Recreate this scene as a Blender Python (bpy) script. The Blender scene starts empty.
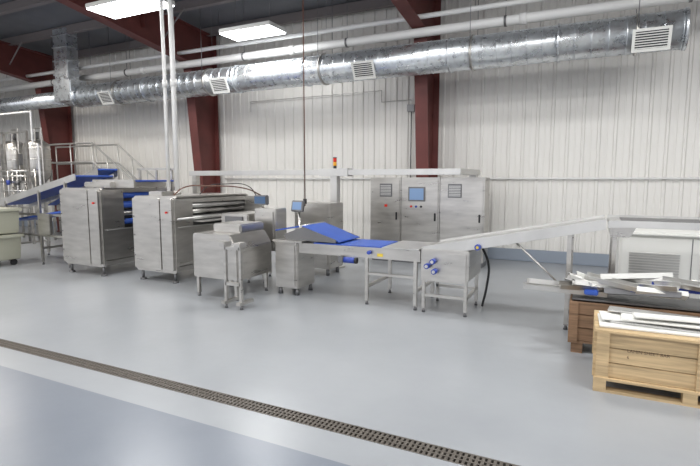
import bpy, bmesh, math, random
from mathutils import Vector, Matrix
random.seed(7)
scn=bpy.context.scene
scn.view_settings.view_transform='Standard'
scn.view_settings.look='None'

# ------------------------------------------------------------------ materials
def mat(name,col,rough=0.5,metal=0.0,emis=None,estr=0,noise=0.0,nscale=6.0,bump=0.0,stretch=(1,1,1),spec=0.5):
    m=bpy.data.materials.new(name); m.use_nodes=True
    nt=m.node_tree; b=nt.nodes['Principled BSDF']
    b.inputs['Base Color'].default_value=(*col,1)
    b.inputs['Roughness'].default_value=rough
    b.inputs['Metallic'].default_value=metal
    b.inputs['Specular IOR Level'].default_value=spec
    if emis:
        b.inputs['Emission Color'].default_value=(*emis,1)
        b.inputs['Emission Strength'].default_value=estr
    if noise>0 or bump>0:
        tc=nt.nodes.new('ShaderNodeTexCoord'); mp=nt.nodes.new('ShaderNodeMapping')
        mp.inputs['Scale'].default_value=stretch
        nz=nt.nodes.new('ShaderNodeTexNoise'); nz.inputs['Scale'].default_value=nscale
        nz.inputs['Detail'].default_value=5
        nt.links.new(tc.outputs['Object'],mp.inputs['Vector']); nt.links.new(mp.outputs[0],nz.inputs['Vector'])
        if noise>0:
            rp=nt.nodes.new('ShaderNodeValToRGB')
            rp.color_ramp.elements[0].position=0.3; rp.color_ramp.elements[1].position=0.7
            rp.color_ramp.elements[0].color=(*[max(0,c*(1-noise)) for c in col],1)
            rp.color_ramp.elements[1].color=(*[min(1,c*(1+noise)) for c in col],1)
            nt.links.new(nz.outputs['Fac'],rp.inputs['Fac']); nt.links.new(rp.outputs['Color'],b.inputs['Base Color'])
            if metal>0.4:
                mr=nt.nodes.new('ShaderNodeMapRange'); mr.inputs['To Min'].default_value=max(0.1,rough-0.1); mr.inputs['To Max'].default_value=rough+0.12
                nt.links.new(nz.outputs['Fac'],mr.inputs['Value']); nt.links.new(mr.outputs[0],b.inputs['Roughness'])
        if bump>0:
            bp=nt.nodes.new('ShaderNodeBump'); bp.inputs['Strength'].default_value=bump; bp.inputs['Distance'].default_value=0.01
            nt.links.new(nz.outputs['Fac'],bp.inputs['Height']); nt.links.new(bp.outputs[0],b.inputs['Normal'])
    return m
STEEL=mat('stainless_steel',(0.52,0.505,0.48),0.30,0.92,noise=0.13,nscale=2.5,stretch=(1,1,5))
STEEL_L=mat('stainless_light',(0.58,0.575,0.56),0.36,0.78,noise=0.08,nscale=3)
STEEL_D=mat('stainless_dark',(0.20,0.20,0.205),0.4,0.8)
GALV=mat('galvanised_duct',(0.66,0.69,0.72),0.28,0.85,noise=0.15,nscale=9)
BLUE=mat('blue_belt',(0.03,0.09,0.40),0.45,noise=0.08,nscale=4)
BLUE_D=mat('blue_motor',(0.03,0.06,0.32),0.35)
BLACK=mat('black_rubber',(0.02,0.02,0.022),0.6)
WHITE=mat('white_paint',(0.72,0.72,0.69),0.5)
WHITEPIPE=mat('white_pipe',(0.74,0.74,0.73),0.4)
RED=mat('red_oxide_steel',(0.12,0.030,0.026),0.55,noise=0.15,nscale=3)
CEIL=mat('ceiling_insulation',(0.15,0.155,0.17),0.8,noise=0.1,nscale=1.5)
PURL=mat('purlin_grey',(0.19,0.17,0.17),0.6)
YEL=mat('yellow_label',(0.65,0.48,0.05),0.5)
REDL=mat('red_lens',(0.5,0.02,0.01),0.3,emis=(0.8,0.03,0.01),estr=0.15)
AMB=mat('amber_lens',(0.6,0.3,0.02),0.3,emis=(1,0.4,0.02),estr=0.2)
SCREEN=mat('touch_screen',(0.02,0.05,0.10),0.15,emis=(0.1,0.2,0.4),estr=0.25)
SCREENW=mat('screen_content',(0.10,0.16,0.28),0.2,emis=(0.2,0.32,0.5),estr=0.45)
WOOD=mat('crate_wood',(0.47,0.345,0.195),0.7,noise=0.28,nscale=5,stretch=(0.5,3,9),bump=0.3)
WOODD=mat('old_wood',(0.20,0.12,0.07),0.8,noise=0.35,nscale=6,stretch=(0.6,3,8),bump=0.3)
BEIGE=mat('beige_bin',(0.36,0.36,0.29),0.5)
CURB=mat('wall_curb_epoxy',(0.27,0.31,0.37),0.4)
LAMP=mat('lamp_lens',(1,1,1),0.4,emis=(0.95,0.97,1.0),estr=14)
COPPER=mat('brown_hose',(0.12,0.05,0.03),0.5)
INK=mat('marker_ink',(0.12,0.08,0.05),0.8)
WALLM=mat('wall_metal_panel',(0.75,0.735,0.70),0.45,noise=0.03,nscale=0.5)
GRATE=mat('drain_grate',(0.13,0.115,0.10),0.5,0.5,noise=0.2,nscale=20)
PIT=mat('drain_pit',(0.02,0.018,0.017),0.8)

# floor
FL=bpy.data.materials.new('epoxy_floor'); FL.use_nodes=True
nt=FL.node_tree; b=nt.nodes['Principled BSDF']
tc=nt.nodes.new('ShaderNodeTexCoord'); sp=nt.nodes.new('ShaderNodeSeparateXYZ'); nt.links.new(tc.outputs['Object'],sp.inputs[0])
lt=nt.nodes.new('ShaderNodeMath'); lt.operation='LESS_THAN'; lt.inputs[1].default_value=2.40
nt.links.new(sp.outputs['Y'],lt.inputs[0])
nz=nt.nodes.new('ShaderNodeTexNoise'); nz.inputs['Scale'].default_value=0.7; nz.inputs['Detail'].default_value=6
nt.links.new(tc.outputs['Object'],nz.inputs['Vector'])
r1=nt.nodes.new('ShaderNodeValToRGB'); r1.color_ramp.elements[0].color=(0.265,0.28,0.30,1); r1.color_ramp.elements[1].color=(0.315,0.33,0.35,1)
r1.color_ramp.elements[0].position=0.35; r1.color_ramp.elements[1].position=0.65
r2=nt.nodes.new('ShaderNodeValToRGB'); r2.color_ramp.elements[0].color=(0.155,0.175,0.21,1); r2.color_ramp.elements[1].color=(0.19,0.21,0.245,1)
r2.color_ramp.elements[0].position=0.35; r2.color_ramp.elements[1].position=0.65
nt.links.new(nz.outputs['Fac'],r1.inputs[0]); nt.links.new(nz.outputs['Fac'],r2.inputs[0])
mx=nt.nodes.new('ShaderNodeMix'); mx.data_type='RGBA'
nt.links.new(lt.outputs[0],mx.inputs['Factor']); nt.links.new(r1.outputs[0],mx.inputs['A']); nt.links.new(r2.outputs[0],mx.inputs['B'])
nt.links.new(mx.outputs['Result'],b.inputs['Base Color'])
b.inputs['Roughness'].default_value=0.29
nz2=nt.nodes.new('ShaderNodeTexNoise'); nz2.inputs['Scale'].default_value=3; nz2.inputs['Detail'].default_value=3
nt.links.new(tc.outputs['Object'],nz2.inputs['Vector'])
bp=nt.nodes.new('ShaderNodeBump'); bp.inputs['Strength'].default_value=0.12; bp.inputs['Distance'].default_value=0.02
nt.links.new(nz2.outputs['Fac'],bp.inputs['Height']); nt.links.new(bp.outputs[0],b.inputs['Normal'])

# ------------------------------------------------------------------ helpers
GROUPS=[]
def grp(name):
    e=bpy.data.objects.new(name,None); e.empty_display_size=0.1
    scn.collection.objects.link(e); GROUPS.append(e); return e
def link(me,name,parent,m,smooth=False):
    o=bpy.data.objects.new(name,me); scn.collection.objects.link(o)
    if m: me.materials.append(m)
    if parent: o.parent=parent
    if smooth:
        for p in me.polygons: p.use_smooth=True
    return o
def bmobj(bm,name,parent,m,smooth=False):
    me=bpy.data.meshes.new(name); bmesh.ops.recalc_face_normals(bm,faces=bm.faces[:]); bm.to_mesh(me); bm.free()
    return link(me,name,parent,m,smooth)
def addbox(bm,x0,x1,y0,y1,z0,z1,M=None):
    vs=[Vector((x,y,z)) for x in (x0,x1) for y in (y0,y1) for z in (z0,z1)]
    if M: vs=[M@v for v in vs]
    v=[bm.verts.new(p) for p in vs]
    for f in ((0,1,3,2),(4,6,7,5),(0,4,5,1),(2,3,7,6),(0,2,6,4),(1,5,7,3)): bm.faces.new([v[i] for i in f])
def box(p,name,x0,x1,y0,y1,z0,z1,m,bev=0.006,M=None):
    bm=bmesh.new(); addbox(bm,x0,x1,y0,y1,z0,z1,M)
    if bev>0:
        bev=min(bev,0.3*min(abs(x1-x0),abs(y1-y0),abs(z1-z0)))
        bmesh.ops.bevel(bm,geom=bm.edges[:],offset=bev,segments=2,affect='EDGES')
    return bmobj(bm,name,p,m)
def boxes(p,name,lst,m):
    bm=bmesh.new()
    for t in lst: addbox(bm,*t)
    return bmobj(bm,name,p,m)
def addcyl(bm,a,b_,r,seg=16,r2=None):
    a=Vector(a); b_=Vector(b_); d=b_-a; L=d.length
    M=Matrix.Translation((a+b_)/2)@d.to_track_quat('Z','Y').to_matrix().to_4x4()
    bmesh.ops.create_cone(bm,cap_ends=True,segments=seg,radius1=r,radius2=r if r2 is None else r2,depth=L,matrix=M)
def smooth_sides(me):
    for pl in me.polygons: pl.use_smooth=len(pl.vertices)==4
def cyl(p,name,a,b_,r,m,seg=18,r2=None):
    bm=bmesh.new(); addcyl(bm,a,b_,r,seg,r2); o=bmobj(bm,name,p,m); smooth_sides(o.data); return o
def cyls(p,name,lst,r,m,seg=12):
    bm=bmesh.new()
    for a,b_ in lst: addcyl(bm,a,b_,r,seg)
    o=bmobj(bm,name,p,m); smooth_sides(o.data); return o
def tube(p,name,pts,r,m,cyc=False):
    cu=bpy.data.curves.new(name,'CURVE'); cu.dimensions='3D'; cu.bevel_depth=r; cu.bevel_resolution=3; cu.use_fill_caps=True
    s=cu.splines.new('BEZIER'); s.bezier_points.add(len(pts)-1)
    for q,c in zip(s.bezier_points,pts): q.co=c; q.handle_left_type=q.handle_right_type='AUTO'
    s.use_cyclic_u=cyc
    o=bpy.data.objects.new(name,cu); scn.collection.objects.link(o); o.data.materials.append(m); o.parent=p; return o
def bars(p,name,pts,r,m):
    bm=bmesh.new()
    for i in range(len(pts)-1): addcyl(bm,pts[i],pts[i+1],r,12)
    for q in pts[1:-1]: bmesh.ops.create_uvsphere(bm,u_segments=12,v_segments=8,radius=r,matrix=Matrix.Translation(q))
    return bmobj(bm,name,p,m)
def extr(p,name,prof,axis,a0,a1,m,bev=0.004):
    bm=bmesh.new()
    def mk(q,a):
        return {'Y':(q[0],a,q[1]),'X':(a,q[0],q[1]),'Z':(q[0],q[1],a)}[axis]
    A=[bm.verts.new(mk(q,a0)) for q in prof]; B=[bm.verts.new(mk(q,a1)) for q in prof]
    bm.faces.new(A); bm.faces.new(B[::-1]); n=len(prof)
    for i in range(n): bm.faces.new((A[i],A[(i+1)%n],B[(i+1)%n],B[i]))
    bmesh.ops.recalc_face_normals(bm,faces=bm.faces[:])
    if bev>0: bmesh.ops.bevel(bm,geom=bm.edges[:],offset=bev,segments=2,affect='EDGES')
    return bmobj(bm,name,p,m)
def lathe(p,name,prof,c,m,seg=32):
    bm=bmesh.new(); rings=[]
    for r,z in prof:
        rings.append([bm.verts.new((c[0]+r*math.cos(2*math.pi*i/seg),c[1]+r*math.sin(2*math.pi*i/seg),z)) for i in range(seg)])
    for a,b_ in zip(rings,rings[1:]):
        for i in range(seg): bm.faces.new((a[i],a[(i+1)%seg],b_[(i+1)%seg],b_[i]))
    bm.faces.new(rings[0]); bm.faces.new(rings[-1])
    return bmobj(bm,name,p,m,True)
def rr(x0,x1,z0,z1,r,n=5):
    pts=[]
    for cx,cz,a in ((x1-r,z1-r,0),(x0+r,z1-r,90),(x0+r,z0+r,180),(x1-r,z0+r,270)):
        for i in range(n+1):
            t=math.radians(a+90*i/n); pts.append((cx+r*math.cos(t),cz+r*math.sin(t)))
    return pts
def leg(p,name,x,y,z1,s=0.045,m=STEEL):
    box(p,name,x-s/2,x+s/2,y-s/2,y+s/2,0.05,z1,m,0.003)
    cyl(p,name+'_foot',(x,y,0),(x,y,0.05),s*0.55,STEEL_D,12,s*0.25)

WY=10.4
# ------------------------------------------------------------------ room shell
bm=bmesh.new()
for y0,y1 in ((-6,2.69),(2.83,WY+0.2)):
    v=[bm.verts.new(q) for q in ((-24,y0,0),(9,y0,0),(9,y1,0),(-24,y1,0))]; bm.faces.new(v)
floor=bmobj(bm,'floor',None,FL)
g=grp('trench_drain')
box(g,'channel_bottom',-24,9,2.69,2.83,-0.16,-0.14,PIT,0)
box(g,'channel_side_near',-24,9,2.675,2.695,-0.16,-0.002,PIT,0)
box(g,'channel_side_far',-24,9,2.825,2.845,-0.16,-0.002,PIT,0)
bm=bmesh.new()
x=-12.0
while x<3:
    addbox(bm,x,x+0.018,2.70,2.82,-0.025,0.0); x+=0.034
for y in (2.69,2.735,2.775,2.82): addbox(bm,-12,3,y,y+0.012,-0.025,0.001)
bmobj(bm,'grate_bars',g,GRATE)
def ribbed(name,a0,a1,zt,place):
    bm=bmesh.new(); pts=[]
    a=a0
    while a<a1:
        for da,d in ((0,0),(0.018,0.022),(0.055,0.022),(0.073,0),(0.155,0),(0.162,0.005),(0.180,0.005),(0.187,0)):
            pts.append((a+da,d))
        a+=0.27
    pts.append((a,0))
    lo=[bm.verts.new(place(q[0],q[1],0.0)) for q in pts]; hi=[bm.verts.new(place(q[0],q[1],zt)) for q in pts]
    for i in range(len(pts)-1): bm.faces.new((lo[i],lo[i+1],hi[i+1],hi[i]))
    return bmobj(bm,name,None,WALLM)
ribbed('wall_back',-24,9,5.6,lambda a,d,z:(a,WY-d,z))
ribbed('wall_left',-6,WY,6.6,lambda a,d,z:(-24+d,a,z))
ribbed('wall_right',-6,WY,6.6,lambda a,d,z:(9-d,a,z))
box(None,'baseboard_back',-24,9,WY-0.09,WY-0.036,0,0.24,CURB,0.01)
bm=bmesh.new()
v=[bm.verts.new(q) for q in ((-24,WY,5.5),(9,WY,5.5),(9,-6,6.87),(-24,-6,6.87))]; bm.faces.new(v)
bmobj(bm,'ceiling',None,CEIL)
cz=lambda y:5.5+(WY-y)/12.0
for i in range(11):
    y=WY-0.3-i*1.45
    boxes(None,'purlin_%d'%(i+1),[(-24,9,y,y+0.07,cz(y)-0.22,cz(y)-0.02),(-24,9,y-0.05,y+0.07,cz(y)-0.235,cz(y)-0.22)],PURL)  # roof purlins under the ceiling, parallel to the back wall
for X in (-15.0,-9.05,-3.10,2.85):
    g=grp('steel_column')
    fw=0.13
    def web(prof,name):
        extr(g,name,prof,'X',X-0.008,X+0.008,RED,0)
    yb=WY-0.14
    web([(yb,0),(yb,5.35),(9.35,5.43),(9.35,4.5),(9.80,0)],'column_web')
    extr(g,'outer_flange',[(yb,0),(yb+0.02,0),(yb+0.02,5.35),(yb,5.35)],'X',X-fw,X+fw,RED,0)
    extr(g,'inner_flange',[(9.78,0),(9.80,0),(9.36,4.5),(9.34,4.5)],'X',X-fw,X+fw,RED,0)
    web([(9.35,4.5),(9.35,5.36),(-6,6.64),(-6,6.1),(4.5,5.25)],'rafter_web')
    extr(g,'rafter_bottom_flange',[(9.36,4.48),(9.36,4.5),(4.5,5.25),(-6,6.1),(-6,6.08),(4.5,5.23)],'X',X-fw,X+fw,RED,0)
    extr(g,'rafter_top_flange',[(yb,5.28),(yb,5.30),(-6,6.66),(-6,6.64)],'X',X-fw,X+fw,RED,0)
    for y in (8,6.4,4.8): box(g,'web_stiffener',X-fw,X+fw,y,y+0.012,cz(y)-0.75,cz(y)-0.2,RED,0)
    box(g,'base_plate',X-0.18,X+0.18,9.70,yb+0.02,0,0.02,RED,0)
    for y in (8.55,7.1,5.65): cyls(g,'flange_brace',[((X+0.1,y,cz(y)-0.80),(X+0.75,y,cz(y)-0.24))],0.018,PURL)

# ------------------------------------------------------------------ ducts / pipes
g=grp('ventilation_duct')
DY,DZ,DR=9.02,3.87,0.285
bm=bmesh.new(); addcyl(bm,(-12.6,DY,DZ),(1.15,DY,DZ),DR,48)
o=bmobj(bm,'duct_main',g,GALV); smooth_sides(o.data)
bm=bmesh.new()
x=-12.6
while x<1.15:
    addcyl(bm,(x,DY,DZ),(x+0.012,DY,DZ),DR+0.006,48); x+=0.24
o=bmobj(bm,'duct_seams',g,GALV); smooth_sides(o.data)
for x in (-10,-7.2,-5.4,-2.4,-0.6,1.13):
    cyl(g,'duct_collar',(x-0.02,DY,DZ),(x+0.02,DY,DZ),DR+0.018,GALV,48)
for x in (-11,-8,-5,-2,0.5):
    cyls(g,'hanger_rod',[((x,DY-DR-0.02,DZ),(x,DY-DR-0.02,cz(DY)-0.02)),((x,DY+DR+0.02,DZ),(x,DY+DR+0.02,cz(DY)-0.02))],0.006,STEEL_D)
    cyl(g,'hanger_strap',(x-0.02,DY,DZ),(x+0.02,DY,DZ),DR+0.024,STEEL,48)
cyl(g,'reducer',(-13.1,DY,DZ),(-12.6,DY,DZ),0.21,GALV,32,DR)
cyl(g,'duct_branch',(-20,DY,DZ),(-13.1,DY,DZ),0.21,GALV,32)
box(g,'riser_plenum',-13.15,-12.45,DY-0.40,DY+0.10,DZ-0.15,DZ+0.42,GALV,0.02)
box(g,'riser_duct',-13.05,-12.5,DY-0.40,DY-0.08,DZ+0.42,5.58,GALV,0.01)
for z in (4.4,4.75,5.1,5.4): box(g,'riser_flange',-13.08,-12.47,DY-0.42,DY-0.065,z,z+0.03,GALV,0)
for i,(x,w) in enumerate(((-11.2,0.44),(-7.5,0.46),(-4.0,0.46),(0.68,0.50))):
    M=Matrix.Translation((x,DY,DZ))@Matrix.Rotation(math.radians(28),4,'X')
    box(g,'register_neck',-w/2+0.03,w/2-0.03,-DR-0.07,-0.1,-0.13,0.13,GALV,0,M)
    fr=[(-w/2,w/2,-DR-0.085,-DR-0.07,0.13,0.17,M),(-w/2,w/2,-DR-0.085,-DR-0.07,-0.17,-0.13,M),(-w/2,-w/2+0.04,-DR-0.085,-DR-0.07,-0.13,0.13,M),(w/2-0.04,w/2,-DR-0.085,-DR-0.07,-0.13,0.13,M)]
    boxes(g,'register_frame',fr,WHITE)
    box(g,'register_core',-w/2+0.04,w/2-0.04,-DR-0.073,-DR-0.070,-0.13,0.13,BLACK,0,M)
    boxes(g,'register_louvres',[(-w/2+0.04,w/2-0.04,-DR-0.083,-DR-0.074,-0.125+k*0.037,-0.125+k*0.037+0.014,M) for k in range(7)],WHITE)

g=grp('overhead_pipe')
cyl(g,'pipe',(-20,9.22,4.40),(8.9,9.22,4.40),0.085,WHITEPIPE,24)
for x in (-17,-14,-11,-7.2,-4.6,-1.5,1.2,4): cyl(g,'hanger',(x,9.22,4.40),(x,9.22,cz(9.22)),0.006,STEEL_D,8); cyl(g,'clamp',(x-0.02,9.22,4.40),(x+0.02,9.22,4.40),0.095,STEEL_D,24)
for x in (-10.4,-5.9,-1.2,3.4): cyl(g,'coupling',(x-0.06,9.22,4.40),(x+0.06,9.22,4.40),0.10,WHITEPIPE,24)
g=grp('overhead_pipe')
cyl(g,'pipe',(-20,9.07,4.64),(8.9,9.07,4.64),0.045,WHITEPIPE,16)
for x in (-16,-12.2,-8,-5,-2,1,4): cyl(g,'hanger',(x,9.07,4.64),(x,9.07,cz(9.07)),0.005,STEEL_D,8)
g=grp('wall_conduit')
cyl(g,'conduit',(-8.8,10.33,1.66),(8.9,10.33,1.66),0.018,WHITEPIPE,10)
cyl(g,'conduit_drop',(-3.6,10.33,3.2),(-3.6,10.33,1.66),0.012,STEEL_D,10)
bars(g,'conduit_run',[(-7.9,10.33,3.35),(-7.9,10.33,3.6),(-4.3,10.33,3.6),(-4.3,10.33,3.35),(-3.6,10.33,3.35),(-3.6,10.33,3.2)],0.010,STEEL)
box(g,'junction_box',-3.68,-3.52,10.27,10.36,3.1,3.25,STEEL_D)
for nm,x,y,z0,r in (('drop_pipe',-6.62,6.3,1.385,0.03),('drop_pipe',-6.42,6.3,1.385,0.042)):
    g=grp(nm); cyl(g,'pipe',(x,y,z0),(x,y,cz(y)-0.02),r,WHITEPIPE,16)
    cyl(g,'coupling',(x,y,3.2),(x,y,3.32),r+0.012,WHITEPIPE,16); cyl(g,'base_collar',(x,y,z0),(x,y,z0+0.06),r+0.02,STEEL,16)
g=grp('drop_conduit'); cyl(g,'conduit',(-4.28,7.0,1.2),(-4.28,7.0,cz(7.0)-0.01),0.010,COPPER,10); cyl(g,'plug',(-4.28,7.0,1.24),(-4.28,7.0,1.32),0.03,BLACK,12)

# ------------------------------------------------------------------ lights
LK=0.46
def highbay(x,y,z,L,W,power,vis=True):
    g=grp('ceiling_light')
    box(g,'housing',x-L/2,x+L/2,y-W/2,y+W/2,z,z+0.08,WHITE,0.01)
    box(g,'lens',x-L/2+0.02,x+L/2-0.02,y-W/2+0.02,y+W/2-0.02,z-0.02,z,LAMP,0)
    cyls(g,'suspension',[((x-L/3,y,z+0.08),(x-L/3,y,cz(y)-0.01)),((x+L/3,y,z+0.08),(x+L/3,y,cz(y)-0.01))],0.006,STEEL_D)
    ld=bpy.data.lights.new('ceiling_light_lamp','AREA'); ld.shape='RECTANGLE'; ld.size=L; ld.size_y=W; ld.energy=power*LK
    ld.color=(1,0.91,0.78) if x<-8.5 else (1,0.985,0.95)
    lo=bpy.data.objects.new('lamp',ld); scn.collection.objects.link(lo); lo.parent=g; lo.location=(x,y,z-0.03)
highbay(-6.3,8.35,4.58,1.25,0.6,120)
highbay(-7.8,6.67,4.8,1.6,0.65,150)
for x in (-13,-9.2,-5.6,-1.6,2.0,5.5):
    for y in (0.2,3.4):
        highbay(x,y,5.2,1.25,0.6,145)
highbay(-13.5,6.7,4.8,1.3,0.6,150)
highbay(-1.0,6.2,5.15,1.25,0.6,125)
highbay(3.2,6.6,4.9,1.25,0.6,120)
w=bpy.data.worlds.new('world'); scn.world=w; w.use_nodes=True
w.node_tree.nodes['Background'].inputs[0].default_value=(0.95,0.96,1.0,1); w.node_tree.nodes['Background'].inputs[1].default_value=1.4

# ------------------------------------------------------------------ sheeters
def sheeter(name,x0,x1,y0,y1,ztop,beltcols,zb,ysplit,zpanel):
    g=grp(name); t=0.05
    for nm,a in (('near_side_plate',y0),('far_side_plate',y1-t)):
        extr(g,nm,rr(x0,x1,zb,ztop,0.05),'Y',a,a+t,STEEL,0.004)
    extr(g,'operator_guard',rr(x0+0.02,x1-0.28,zb+0.05,ztop-0.03,0.03),'Y',y0-0.05,y0,STEEL,0.004)
    extr(g,'operator_guard_side',rr(x1-0.26,x1-0.02,zb+0.05,ztop-0.03,0.03),'Y',y0-0.05,y0,STEEL,0.004)
    cyl(g,'e_stop',(x1-0.12,y0-0.075,ztop-0.25),(x1-0.12,y0-0.05,ztop-0.25),0.016,REDL,14)
    for x in (x0+0.09,x1-0.09):
        for y in (y0+0.05,y1-0.05):
            cyl(g,'foot_stem',(x,y,0.03),(x,y,zb+0.02),0.022,STEEL_D,12); cyl(g,'foot_pad',(x,y,0),(x,y,0.03),0.05,STEEL_D,16)
    box(g,'lower_frame_beam',x0+0.05,x1-0.02,y0+t,y1-t,zb+0.02,zb+0.10,STEEL)
    box(g,'inner_housing',x0+0.05,x1-0.22,y0+t,y1-t,zb+0.10,ztop-0.12,STEEL_D)
    box(g,'end_cover',x1-0.05,x1-0.01,y0+t,ysplit,zpanel+0.005,ztop-0.04,STEEL,0.006)
    box(g,'lower_cover',x1-0.05,x1-0.01,y0+t,y1-t,zb+0.11,zpanel,STEEL,0.006)
    box(g,'lower_cover_lip',x1-0.01,x1+0.03,y0+t+0.02,y1-t-0.02,zpanel-0.02,zpanel,STEEL_L,0.003)
    for (z,r,mm,dx) in beltcols:
        cyl(g,'roller',(x1-dx,y0+t,z),(x1-dx,y1-t,z),r,mm,24)
    box(g,'top_cover',x0+0.02,x1-0.25,y0+t,y1-t,ztop-0.10,ztop-0.02,STEEL,0.01)
    for z in (0.42,0.75,1.05):
        cyl(g,'bolt',(x0+0.05,y0-0.058,z),(x0+0.05,y0-0.05,z),0.012,STEEL_D,10)
    return g
g=sheeter('dough_sheeter',-8.35,-7.33,5.5,7.2,1.50,[(1.36,0.05,BLUE,0.12),(1.20,0.06,BLUE,0.10),(1.05,0.05,STEEL,0.12),(0.90,0.05,BLUE,0.12)],0.16,5.95,0.80)
box(g,'hood',-8.1,-7.4,5.75,7.0,1.50,1.60,STEEL,0.02)
box(g,'hood_blue_belt',-7.9,-7.1,5.95,6.9,1.60,1.63,BLUE,0.01)
box(g,'belt_side',-8.0,-6.95,5.85,5.89,1.50,1.64,STEEL,0.005)
for x in (-8.05,-7.6,-7.2): box(g,'hood_post',x,x+0.04,6.9,6.94,1.4,1.85,STEEL,0.003)
box(g,'hood_rail',-8.1,-7.1,6.9,6.94,1.82,1.86,STEEL,0.003)

g=sheeter('laminating_machine',-6.70,-5.80,5.62,7.45,1.38,[(1.22,0.04,STEEL_L,0.06),(1.12,0.05,STEEL,0.12),(1.02,0.035,STEEL_L,0.04)],0.16,6.02,0.90)
boxes(g,'cross_rails',[(-5.83,-5.80,5.67,7.4,1.27,1.34),(-5.81,-5.78,5.67,7.4,0.28,0.33)],STEEL)
box(g,'chute_plate',-5.95,-5.62,6.05,7.3,0.955,0.97,STEEL_L,0.003)
box(g,'top_deck',-6.68,-5.8,5.67,7.4,1.36,1.38,STEEL,0.003)
boxes(g,'far_guard',[(-5.80,-5.42,7.35,7.40,0.2,1.34)],STEEL)
cyl(g,'far_guard_foot',(-5.5,7.375,0),(-5.5,7.375,0.2),0.03,STEEL_D,12)
tube(g,'air_hose',[(-6.2,6.0,1.38),(-6.1,6.1,1.50),(-5.9,6.5,1.53),(-5.5,7.0,1.48),(-5.4,7.35,1.34)],0.011,COPPER)
tube(g,'cable',[(-6.2,6.6,1.38),(-6.1,6.7,1.52),(-5.9,6.9,1.56),(-5.6,7.2,1.52),(-5.5,7.35,1.3)],0.008,BLACK)
box(g,'top_gearbox',-6.5,-6.2,5.75,6.02,1.38,1.45,STEEL,0.01)

g=grp('guillotine_drive_unit')
extr(g,'body',[(-5.0,0.28),(-4.22,0.28),(-4.22,0.72),(-4.34,0.90),(-4.98,0.90),(-5.0,0.86)],'Y',5.15,5.95,STEEL,0.012)
extr(g,'front_cover',rr(-4.93,-4.40,0.34,0.82,0.03),'Y',5.125,5.15,STEEL,0.004)
box(g,'top_box',-4.85,-4.35,5.4,5.95,0.90,1.02,STEEL,0.02)
box(g,'side_access_cover',-4.22,-4.205,5.25,5.8,0.36,0.66,STEEL,0.005)
for x in (-4.95,-4.28):
    for y in (5.2,5.88): leg(g,'leg',x,y,0.30)
g=grp('roll_stand')
for x in (-4.16,-3.92):
    leg(g,'upright',x,4.85,0.80,0.04)
boxes(g,'crossbars',[(-4.16,-3.92,4.83,4.87,0.30,0.34),(-4.16,-3.92,4.83,4.87,0.76,0.80)],STEEL)
box(g,'saddle_left',-4.21,-4.11,4.78,4.92,0.80,0.86,STEEL,0.01)
box(g,'saddle_right',-3.97,-3.87,4.78,4.92,0.80,0.86,STEEL,0.01)
boxes(g,'base_feet',[(-4.19,-4.13,4.78,5.06,0.06,0.10),(-3.95,-3.89,4.78,5.06,0.06,0.10)],STEEL)
g=grp('operator_panel')
box(g,'panel_box',-4.68,-4.28,6.15,6.45,0.55,1.20,STEEL,0.012)
box(g,'door',-4.64,-4.32,6.13,6.15,0.60,1.16,STEEL,0.005)
for x in (-4.62,-4.34): leg(g,'leg',x,6.3,0.56)
box(g,'screen_housing',-4.74,-4.50,6.22,6.30,1.25,1.40,STEEL_D,0.012)
box(g,'screen',-4.72,-4.52,6.213,6.22,1.27,1.38,SCREEN,0)
cyl(g,'screen_arm',(-4.6,6.27,1.2),(-4.6,6.27,1.28),0.02,STEEL,12)
g=grp('side_gearbox')
box(g,'box_body',-5.35,-4.80,6.15,6.9,0.80,1.10,STEEL,0.02)
box(g,'gear_cover',-5.25,-4.9,6.13,6.15,0.84,1.06,STEEL_D,0.01)
for x in (-5.28,-4.87):
    for y in (6.22,6.8): leg(g,'leg',x,y,0.81)

# ------------------------------------------------------------------ transfer conveyor
g=grp('belt_conveyor')
box(g,'drive_pedestal',-4.04,-3.66,5.77,6.25,0.10,0.76,STEEL,0.015)
box(g,'pedestal_top',-4.06,-3.57,5.74,6.45,0.76,0.79,STEEL,0.005)
box(g,'pedestal_door',-4.00,-3.70,5.755,5.77,0.14,0.72,STEEL,0.005)
for x in (-3.99,-3.71):
    for y in (5.83,6.2): cyl(g,'foot',(x,y,0),(x,y,0.1),0.035,STEEL_D,14,0.02)
boxes(g,'side_rails',[(-3.66,-1.88,5.80,5.83,0.62,0.76),(-3.66,-1.88,6.55,6.58,0.62,0.76)],STEEL)
box(g,'bed',-3.60,-1.88,5.83,6.55,0.70,0.735,STEEL,0.003)
box(g,'blue_belt',-3.45,-2.45,5.84,6.54,0.737,0.768,BLUE,0.008)
cyl(g,'belt_end_roller',(-2.45,5.86,0.735),(-2.45,6.52,0.735),0.03,BLUE,16)
box(g,'steel_deck',-2.40,-1.90,5.80,6.58,0.762,0.775,STEEL_L,0.003)
for nm,y in (('infeed_side_near',5.86),('infeed_side_far',6.50)):
    extr(g,nm,[(-3.95,0.86),(-3.62,0.98),(-3.10,0.82),(-3.10,0.78),(-3.90,0.79)],'Y',y,y+0.02,STEEL_D,0.002)
extr(g,'infeed_blue_belt',[(-4.10,0.92),(-3.66,1.0),(-3.05,0.80),(-3.05,0.785),(-3.66,0.975),(-4.10,0.90)],'Y',5.87,6.53,BLUE,0.004)
cyl(g,'infeed_roller',(-3.66,5.86,0.985),(-3.66,6.55,0.985),0.02,STEEL_L,14)
for x,y in ((-2.61,5.81),(-1.94,5.81),(-2.58,6.56),(-1.94,6.56)): leg(g,'leg',x,y,0.62)
boxes(g,'leg_braces',[(-2.63,-2.59,5.81,6.56,0.22,0.26),(-1.96,-1.92,5.81,6.56,0.22,0.26),(-2.6,-1.94,5.79,5.83,0.40,0.43)],STEEL)
cyl(g,'drive_motor',(-2.92,5.76,0.58),(-2.76,5.76,0.58),0.04,BLUE_D,20)
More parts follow.
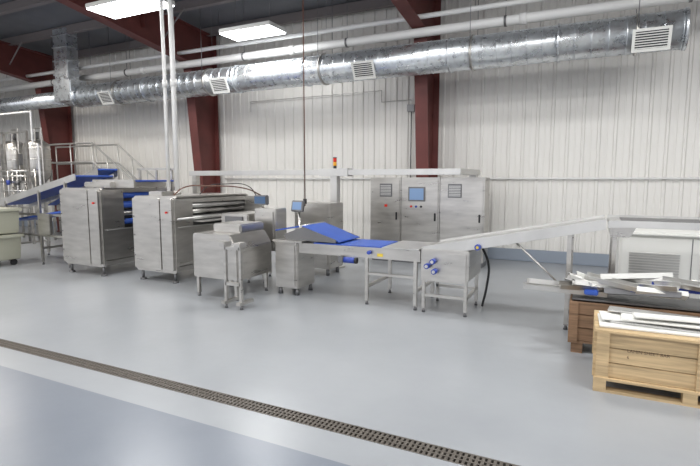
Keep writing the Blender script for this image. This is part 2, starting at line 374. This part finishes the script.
cyl(g,'motor_fan_cover',(-2.76,5.76,0.58),(-2.73,5.76,0.58),0.042,BLACK,20)
box(g,'gearbox',-3.0,-2.92,5.72,5.80,0.54,0.63,STEEL_D,0.01)
box(g,'warning_label',-2.46,-2.38,5.796,5.80,0.65,0.69,YEL,0)
cyl(g,'belt_tracking_knob',(-2.56,5.74,0.70),(-2.56,5.80,0.70),0.025,BLUE_D,16)
g=grp('touch_panel')
cyl(g,'post',(-4.18,6.66,0.03),(-4.18,6.66,1.15),0.02,STEEL,12)
cyl(g,'base',(-4.18,6.66,0),(-4.18,6.66,0.03),0.10,STEEL,24)
Mt=Matrix.Translation((-4.18,6.62,1.22))@Matrix.Rotation(math.radians(-12),4,'X')
box(g,'housing',-0.11,0.11,-0.03,0.03,-0.09,0.09,STEEL_D,0.012,Mt)
box(g,'screen',-0.08,0.08,-0.036,-0.03,-0.06,0.06,SCREENW,0,Mt)

# ------------------------------------------------------------------ inclined discharge conveyor
g=grp('inclined_conveyor')
def inc(x): return 0.80+(x+1.80)*0.206
for nm,y in (('side_plate_near',5.76),('side_plate_far',6.50)):
    extr(g,nm,[(-1.84,inc(-1.84)-0.02),(-1.84,inc(-1.84)+0.03),(0.15,inc(0.15)+0.03),(0.15,inc(0.15)-0.08),(-1.35,inc(-1.35)-0.10)],'Y',y,y+0.02,STEEL_L,0.002)
extr(g,'belt',[(-1.84,inc(-1.84)-0.01),(-1.84,inc(-1.84)+0.005),(0.15,inc(0.15)+0.005),(0.15,inc(0.15)-0.01)],'Y',5.78,6.50,STEEL_L,0)
extr(g,'return_belt',[(-1.5,inc(-1.5)-0.08),(-1.5,inc(-1.5)-0.07),(0.1,inc(0.1)-0.07),(0.1,inc(0.1)-0.08)],'Y',5.79,6.49,STEEL_D,0)
cyl(g,'head_roller',(0.11,5.78,inc(0.13)-0.04),(0.11,6.5,inc(0.13)-0.04),0.035,STEEL,18)
extr(g,'drive_housing',[(-1.85,0.80),(-1.85,0.40),(-1.30,0.40),(-1.26,0.44),(-1.26,0.80)],'Y',5.74,6.45,STEEL,0.01)
box(g,'housing_cover',-1.50,-1.29,5.725,5.74,0.43,0.76,STEEL,0.004)
for x,y in ((-1.82,5.78),(-1.30,6.40),(-1.82,6.40),(-1.30,5.78)): leg(g,'leg',x,y,0.42,0.04)
boxes(g,'leg_stretcher',[(-1.84,-1.28,5.77,5.80,0.20,0.235),(-1.84,-1.28,6.38,6.41,0.20,0.235),(-1.32,-1.28,5.78,6.4,0.2,0.235)],STEEL)
for x,z in ((-1.75,0.60),(-1.66,0.54),(-1.68,0.66)):
    cyl(g,'blue_motor',(x,5.64,z),(x,5.74,z),0.033,BLUE_D,20); cyl(g,'motor_cap',(x,5.63,z),(x,5.64,z),0.02,STEEL_L,16)
cyl(g,'knob_upper',(-1.16,5.70,0.86),(-1.16,5.76,0.86),0.035,BLUE_D,18); cyl(g,'knob_dot',(-1.16,5.69,0.86),(-1.16,5.70,0.86),0.016,YEL,12)
for x,y in ((-0.19,5.77),(-0.19,6.51)): leg(g,'support_leg',x,y,1.05,0.045)
box(g,'support_crossbar',-0.21,-0.17,5.77,6.51,0.30,0.34,STEEL)
box(g,'support_crossbar_upper',-0.21,-0.17,5.77,6.51,0.75,0.79,STEEL)
cyl(g,'diagonal_brace',(-0.75,5.79,inc(-0.75)-0.08),(-0.19,5.79,0.42),0.012,STEEL,10)
tube(g,'hose',[(-1.2,6.2,0.8),(-1.12,6.2,0.6),(-1.14,6.25,0.3),(-1.2,6.3,0.02)],0.015,BLACK)
g=grp('discharge_conveyor')
zt=1.20
extr(g,'deck',[(0.18,6.55),(0.18,5.90),(0.30,5.80),(1.9,5.80),(1.9,6.55)],'Z',zt-0.03,zt,STEEL_L,0.003)
extr(g,'side_guard_near',[(0.17,zt-0.06),(0.17,zt+0.02),(1.9,zt+0.02),(1.9,zt-0.05),(0.35,zt-0.05)],'Y',5.78,5.80,STEEL_L,0.002)
box(g,'side_guard_far',0.18,1.9,6.55,6.57,zt-0.05,zt+0.03,STEEL_L,0.003)
box(g,'belt',0.30,1.85,5.92,6.45,zt,zt+0.012,STEEL_D,0.003)
extr(g,'end_hopper',[(0.18,zt-0.02),(0.45,zt-0.02),(0.38,zt-0.16),(0.20,zt-0.16)],'Y',5.85,6.5,STEEL,0.005)
for x in (0.24,1.7):
    for y in (5.84,6.5): leg(g,'leg',x,y,zt-0.04,0.04)

g=grp('chiller_unit')
box(g,'cabinet',0.36,2.1,7.35,8.3,0.08,0.92,WHITE,0.03)
box(g,'plinth',0.43,2.03,7.41,8.24,0,0.08,BLACK,0)
box(g,'lid',0.34,2.12,7.33,8.32,0.92,0.96,WHITE,0.012)
box(g,'seam_strip',1.16,1.17,7.345,7.35,0.12,0.90,STEEL_D,0)
for x in (0.48,1.26):
    boxes(g,'louvres',[(x,x+0.56,7.335,7.35,0.40+k*0.035,0.40+k*0.035+0.018) for k in range(9)],STEEL_L)

# ------------------------------------------------------------------ control cabinets
g=grp('control_cabinet')
cx0,cx1,cy0,cy1=-4.02,-1.74,9.10,9.55
box(g,'plinth',cx0+0.03,cx1-0.03,cy0+0.03,cy1-0.03,0,0.1,STEEL_D,0)
div=[cx0,-3.36,-2.58,cx1]
for i in range(3):
    a,b2=div[i],div[i+1]
    box(g,'section_body',a+0.004,b2-0.004,cy0,cy1,0.1,1.68,STEEL,0.008)
    box(g,'door',a+0.03,b2-0.03,cy0-0.022,cy0,0.15,1.63,STEEL,0.008)
    box(g,'handle',b2-0.10,b2-0.07,cy0-0.045,cy0-0.022,0.85,1.0,BLACK,0.005)
for a in (-3.80,-2.42):
    box(g,'vent_panel',a,a+0.26,cy0-0.034,cy0-0.022,1.30,1.56,STEEL_D,0.004)
    boxes(g,'vent_slats',[(a+0.02,a+0.24,cy0-0.042,cy0-0.034,1.33+k*0.03,1.33+k*0.03+0.015) for k in range(7)],STEEL_L)
box(g,'display_bezel',-3.20,-2.86,cy0-0.04,cy0-0.022,1.22,1.50,STEEL_D,0.006)
box(g,'display_screen',-3.17,-2.89,cy0-0.045,cy0-0.04,1.25,1.47,SCREENW,0)
for k,mm in enumerate((REDL,BLUE_D,BLACK)): cyl(g,'button',(-3.14+k*0.1,cy0-0.04,1.12),(-3.14+k*0.1,cy0-0.022,1.12),0.022,mm,14)
box(g,'nameplate',-3.70,-3.64,cy0-0.026,cy0-0.022,1.10,1.15,REDL,0)
g=grp('cable_trunking')
box(g,'trunk_beam',-7.75,-1.92,7.95,8.12,1.72,1.82,STEEL_L,0.006)
box(g,'trunk_return',-2.09,-1.92,8.12,9.5,1.72,1.82,STEEL_L,0.006)
box(g,'cabinet_adaptor',-2.07,-1.94,9.25,9.40,1.685,1.72,STEEL_L,0)
box(g,'post',-4.33,-4.19,7.97,8.11,0.0,1.72,STEEL_L,0.006)
box(g,'post_foot',-4.40,-4.12,7.9,8.18,0.0,0.02,STEEL,0)
box(g,'trunk_joint',-4.55,-3.95,7.93,8.14,1.70,1.84,STEEL_L,0.006)
box(g,'left_post',-7.70,-7.58,7.98,8.1,0.0,1.72,STEEL,0.006)
cyl(g,'stack_base',(-4.26,8.03,1.84),(-4.26,8.03,1.89),0.03,BLACK,16)
cyl(g,'stack_amber',(-4.26,8.03,1.89),(-4.26,8.03,1.96),0.032,AMB,16)
cyl(g,'stack_red',(-4.26,8.03,1.96),(-4.26,8.03,2.03),0.032,REDL,16)
cyl(g,'stack_cap',(-4.26,8.03,2.03),(-4.26,8.03,2.045),0.034,BLACK,16)
g=grp('motor_enclosure')
box(g,'body',-4.62,-3.92,7.2,7.7,0.12,1.24,STEEL,0.015)
box(g,'door',-4.58,-3.96,7.18,7.2,0.18,1.18,STEEL,0.006)
for x in (-4.55,-4.0):
    for y in (7.27,7.62): cyl(g,'foot',(x,y,0),(x,y,0.13),0.03,STEEL_D,12)

# ------------------------------------------------------------------ left equipment
g=grp('infeed_conveyor')
def li(x): return 1.16+(x+10.9)*0.215
for nm,y in (('side_near',5.80),('side_far',6.60)):
    extr(g,nm,[(-11.2,li(-11.2)-0.08),(-11.2,li(-11.2)+0.05),(-8.4,li(-8.4)+0.05),(-8.4,li(-8.4)-0.07)],'Y',y,y+0.02,STEEL_L,0.002)
extr(g,'blue_belt',[(-11.2,li(-11.2)),(-11.2,li(-11.2)+0.02),(-8.4,li(-8.4)+0.02),(-8.4,li(-8.4))],'Y',5.82,6.60,BLUE,0)
for x in (-10.6,-9.5,-8.7):
    for y in (5.81,6.61): leg(g,'leg',x,y,li(x)-0.02,0.045)
    box(g,'brace',x-0.02,x+0.02,5.81,6.61,0.3,0.34,STEEL)
box(g,'rail_low',-10.6,-8.7,5.79,5.83,0.55,0.59,STEEL)
box(g,'rail_mid',-10.6,-8.7,5.79,5.83,0.95,0.99,STEEL)
box(g,'control_box',-9.45,-9.1,5.72,5.79,0.6,1.0,STEEL,0.01)
extr(g,'lower_blue_belt',[(-10.7,0.78),(-10.7,0.82),(-8.6,1.10),(-8.6,1.06)],'Y',5.84,6.58,BLUE,0)
g=grp('elevator_conveyor')
for nm,y in (('side_near',7.0),('side_far',7.5)):
    extr(g,nm,[(-11.6,0.9),(-11.6,1.08),(-9.4,1.90),(-9.4,1.72)],'Y',y,y+0.02,STEEL,0.002)
extr(g,'blue_belt',[(-11.6,1.02),(-11.6,1.05),(-9.4,1.87),(-9.4,1.84)],'Y',7.02,7.5,BLUE,0)
for x,z in ((-11.2,1.1),(-9.6,1.7)):
    for y in (7.01,7.51): leg(g,'leg',x,y,z,0.04)
for X,Y in ((-14.2,8.1),(-13.2,8.1)):
    g=grp('mixing_tank')
    lathe(g,'vessel',[(0.06,1.45),(0.29,1.72),(0.31,1.78),(0.31,2.48),(0.29,2.57),(0.17,2.66),(0.07,2.69)],(X,Y),STEEL)
    for z in (1.82,2.15,2.42): cyl(g,'band',(X,Y,z),(X,Y,z+0.03),0.32,STEEL_L,32)
    cyl(g,'agitator_motor',(X,Y,2.69),(X,Y,2.88),0.07,STEEL_D,16)
    cyl(g,'outlet',(X,Y,1.2),(X,Y,1.46),0.04,STEEL,12)
    for a in range(4):
        t=math.radians(45+90*a); cyl(g,'leg',(X+0.3*math.cos(t),Y+0.3*math.sin(t),0),(X+0.3*math.cos(t),Y+0.3*math.sin(t),1.9),0.03,STEEL,12)
    bars(g,'inlet_pipe',[(X+0.15,Y-0.12,2.6),(X+0.15,Y-0.12,2.95),(X+0.42,Y-0.12,2.95),(X+0.42,Y-0.12,1.3)],0.02,STEEL)
    box(g,'level_gauge',X-0.2,X-0.1,Y-0.37,Y-0.31,2.0,2.3,STEEL_D,0.005)
g=grp('pipe_rack')
for x in (-14.75,-13.7,-12.72):
    box(g,'upright',x-0.025,x+0.025,7.55,7.60,0,2.85,STEEL,0.003)
boxes(g,'beams',[(-14.75,-12.72,7.55,7.60,z,z+0.05) for z in (0.9,1.55,2.8)],STEEL)
cyls(g,'process_pipes',[((-14.75,7.52,z),(-12.72,7.52,z)) for z in (1.35,1.72,1.85)],0.022,STEEL_L)
cyls(g,'valve_drops',[((x,7.5,0.9),(x,7.5,1.85)) for x in (-14.5,-14.1,-13.5,-13.1)],0.02,STEEL_L)
for x in (-14.5,-14.1,-13.5,-13.1): cyl(g,'valve_body',(x,7.5,1.5),(x,7.5,1.62),0.045,BLUE_D if x==-13.5 else STEEL_D,16)
bars(g,'overhead_line',[(-14.6,7.58,2.85),(-14.6,7.58,3.3),(-12.5,7.58,3.3),(-12.5,7.58,2.5),(-12.3,7.58,2.5),(-12.3,7.58,0.0)],0.022,WHITEPIPE)
g=grp('access_stairs')
px0,px1,pz=-14.6,-11.9,1.55
py0=8.75; py1=9.55
box(g,'platform_deck',px0,px1,py0,py1,pz-0.06,pz,STEEL,0.004)
for x in (px0+0.05,px1-0.05):
    for y in (py0+0.05,py1-0.05): leg(g,'post',x,y,pz-0.05,0.06)
n=8
for k in range(n):
    x=px1+0.05+k*0.26; z=pz-(k+1)*pz/(n+1)
    box(g,'tread',x,x+0.24,py0+0.03,py1-0.03,z-0.03,z,STEEL_L,0.003)
ex=px1+0.05+n*0.26
for y in (py0,py1-0.03):
    extr(g,'stringer',[(px1,pz-0.22),(px1,pz),(ex+0.15,0.1),(ex+0.15,0),(ex-0.1,0)],'Y',y,y+0.03,STEEL_L,0.003)
    yy=y+0.015
    for h2 in (1.05,0.55):
        bars(g,'stair_rail',[(px0,yy,pz+h2),(px1,yy,pz+h2),(ex+0.1,yy,h2+0.05)],0.024,STEEL_L)
    for k in range(5):
        t=k/4; x=px1+(ex+0.1-px1)*t; cyl(g,'baluster',(x,yy,pz*(1-t)+0.03),(x,yy,(pz+1.05)*(1-t)+1.10*t),0.018,STEEL_L,10)
    for x in (px0,px0+0.9,px0+1.8): cyl(g,'rail_post',(x,yy,pz),(x,yy,pz+1.05),0.018,STEEL_L,10)
g=grp('storage_bin')
for z in (0.12,0.62):
    extr(g,'tote',[(-10.62,z+0.47),(-10.56,z),(-9.88,z),(-9.82,z+0.47)],'Y',5.05,5.62,BEIGE,0.015)
    boxes(g,'tote_rim',[(-10.65,-9.79,5.02,5.65,z+0.43,z+0.48)],BEIGE)
    boxes(g,'tote_ribs',[(x,x+0.02,5.035,5.06,z+0.05,z+0.43) for x in (-10.45,-10.25,-10.05)],BEIGE)
for x in (-10.5,-9.95):
    for y in (5.12,5.52): cyl(g,'caster',(x-0.015,y,0.06),(x+0.015,y,0.06),0.06,BLACK,20)

# ------------------------------------------------------------------ wooden crates
def pallet(g,x0,x1,y0,y1,m):
    boxes(g,'pallet_bottom_boards',[(x0,x1,y,y+0.09,0,0.018) for y in (y0,(y0+y1)/2-0.045,y1-0.09)],m)
    boxes(g,'pallet_blocks',[(x,x+0.09,y,y+0.09,0.018,0.095) for x in (x0,(x0+x1)/2-0.045,x1-0.09) for y in (y0,(y0+y1)/2-0.045,y1-0.09)],m)
    n=7; boxes(g,'pallet_top_boards',[(x0,x1,y0+(y1-y0-0.09)*k/(n-1),y0+(y1-y0-0.09)*k/(n-1)+0.09,0.095,0.115) for k in range(n)],m)
g=grp('wooden_crate')
pallet(g,0.08,1.35,4.15,4.85,WOOD)
X0,X1,Y0,Y1,Z0,Z1=0.09,1.30,4.18,4.80,0.115,0.47
nb=3; hh=(Z1-Z0)/nb
for k in range(nb):
    z=Z0+k*hh
    box(g,'front_board',X0,X1,Y0,Y0+0.02,z+0.003,z+hh-0.003,WOOD,0.003)
    box(g,'back_board',X0,X1,Y1-0.02,Y1,z+0.003,z+hh-0.003,WOOD,0.003)
    box(g,'left_board',X0,X0+0.02,Y0+0.02,Y1-0.02,z+0.003,z+hh-0.003,WOOD,0.003)
    box(g,'right_board',X1-0.02,X1,Y0+0.02,Y1-0.02,z+0.003,z+hh-0.003,WOOD,0.003)
boxes(g,'battens',[(x,x+0.09,Y0-0.02,Y0,Z0,Z1) for x in (X0,X1-0.09,(X0+X1)/2+0.05)]+[(X0-0.02,X0,y,y+0.09,Z0,Z1) for y in (Y0,Y1-0.09)],WOOD)
box(g,'lid',X0-0.02,X1+0.02,Y0-0.02,Y1,Z1,Z1+0.02,WOOD,0.003)
for txt,z in (("LAMIN SHEET BAR",0.335),("6",0.285)):
    fc=bpy.data.curves.new('crate_writing','FONT'); fc.body=txt; fc.size=0.034; fc.extrude=0.0003
    fo=bpy.data.objects.new('crate_writing',fc); scn.collection.objects.link(fo); fo.parent=g; fo.data.materials.append(INK)
    fo.location=(0.30,Y0-0.0012,z); fo.rotation_euler=(math.radians(90),0,0)
g=grp('steel_panel_stack')
for k,(dx,dy,a,L,W,mm) in enumerate(((0,0,2,0.54,0.19,WHITE),(0.05,0.02,-3,0.5,0.15,STEEL_L),(-0.03,0.05,5,0.5,0.12,WHITE),(0.08,-0.01,-1,0.46,0.13,WHITE),(-0.05,0.08,-7,0.42,0.07,STEEL_L),(0.1,-0.05,4,0.40,0.06,WHITE))):
    M=Matrix.Translation((0.64+dx,4.45+dy,0.492+k*0.017))@Matrix.Rotation(math.radians(a),4,'Z')
    box(g,'panel',-L,L,-W,W,0,0.015,mm,0.003,M)
g=grp('open_wooden_crate')
X0,X1,Y0,Y1,Z0,Z1=-0.14,1.1,5.02,5.60,0.10,0.50
boxes(g,'skids',[(x,x+0.1,Y0,Y1,0,0.10) for x in (X0+0.03,0.45,X1-0.13)],WOODD)
box(g,'bottom',X0,X1,Y0,Y1,0.10,0.12,WOODD,0)
for k in range(3):
    z=0.12+k*0.127
    box(g,'front_board',X0,X1,Y0,Y0+0.02,z+0.003,z+0.122,WOODD,0.003)
    box(g,'back_board',X0,X1,Y1-0.02,Y1,z+0.003,z+0.122,WOODD,0.003)
    box(g,'left_board',X0,X0+0.02,Y0+0.02,Y1-0.02,z+0.003,z+0.122,WOODD,0.003)
    box(g,'right_board',X1-0.02,X1,Y0+0.02,Y1-0.02,z+0.003,z+0.122,WOODD,0.003)
boxes(g,'corner_battens',[(X0,X0+0.08,Y0-0.02,Y0,0.1,Z1),(0.40,0.48,Y0-0.02,Y0,0.1,Z1)],WOODD)
box(g,'fill_board',X0+0.03,X1-0.03,Y0+0.03,Y1-0.03,0.12,0.47,WOODD,0)
g=grp('scrap_steel_profiles')
items=[(-0.20,5.12,0.56,0.75,6,STEEL_L,2,5),(-0.12,5.28,0.56,0.85,-8,STEEL_L,-2,-8),(0.15,5.18,0.60,0.8,14,STEEL,2,20),(0.35,5.35,0.59,0.9,-16,STEEL_L,0,-25),(0.3,5.15,0.64,0.7,3,WHITE,3,10),(0.55,5.3,0.64,0.8,22,STEEL,-2,40),(0.65,5.2,0.69,0.7,-10,STEEL_L,2,-35),(0.1,5.4,0.62,0.5,30,STEEL_D,3,30),(0.8,5.4,0.60,0.7,8,WHITE,0,10),(0.45,5.08,0.60,0.6,-5,STEEL_D,-3,-15),
 (0.0,5.3,0.63,0.45,-35,STEEL_L,4,50),(0.25,5.3,0.68,0.4,48,STEEL,5,-30),(0.5,5.12,0.68,0.5,-28,STEEL_L,-5,25),(0.75,5.15,0.66,0.45,15,BLUE_D,4,10),(0.05,5.12,0.63,0.35,20,STEEL_L,6,-20),(0.9,5.1,0.70,0.6,-12,STEEL_L,4,30),(0.6,5.06,0.62,0.4,8,WHITE,3,-40),(-0.02,5.2,0.67,0.3,-50,WHITE,5,20),
 (0.4,5.2,0.73,0.6,12,WHITE,-4,-15),(0.2,5.1,0.68,0.45,-18,STEEL_L,7,15),(-0.3,5.2,0.60,0.5,22,STEEL_L,5,-10)]
for (x,y,z,L,a,mm,ty,tx) in items:
    M=Matrix.Translation((x,y,z))@Matrix.Rotation(math.radians(a),4,'Z')@Matrix.Rotation(math.radians(ty),4,'Y')@Matrix.Rotation(math.radians(tx),4,'X')
    boxes(g,'channel_profile',[(-L/2,L/2,-0.04,0.04,-0.003,0.003,M),(-L/2,L/2,-0.04,-0.034,0.003,0.045,M),(-L/2,L/2,0.034,0.04,0.003,0.045,M)],mm)
box(g,'base_plate',-0.12,1.0,5.06,5.55,0.505,0.52,STEEL_D,0.002)
box(g,'blue_bracket',-0.02,0.10,5.05,5.15,0.56,0.61,BLUE,0.01)
box(g,'blue_bracket_small',0.35,0.43,5.05,5.13,0.62,0.66,BLUE,0.01)

# ------------------------------------------------------------------ recentre group empties
bpy.context.view_layer.update()
for e in GROUPS:
    pts=[]
    for c in e.children:
        if c.type in {'MESH','CURVE','FONT'}: pts+=[c.matrix_world@Vector(q) for q in c.bound_box]
    if not pts: continue
    lo=Vector([min(p[i] for p in pts) for i in range(3)]); hi=Vector([max(p[i] for p in pts) for i in range(3)])
    c0=Vector(((lo.x+hi.x)/2,(lo.y+hi.y)/2,lo.z)); e.location=c0
    for c in e.children: c.location=c.location-c0

# ------------------------------------------------------------------ camera
cd=bpy.data.cameras.new('camera'); co=bpy.data.objects.new('camera',cd); scn.collection.objects.link(co)
cd.sensor_width=36; cd.lens=490*36/700; cd.clip_end=100
co.location=(0,0,1.65); co.rotation_euler=(math.radians(90-6.29),0,math.radians(26.2)); scn.camera=co
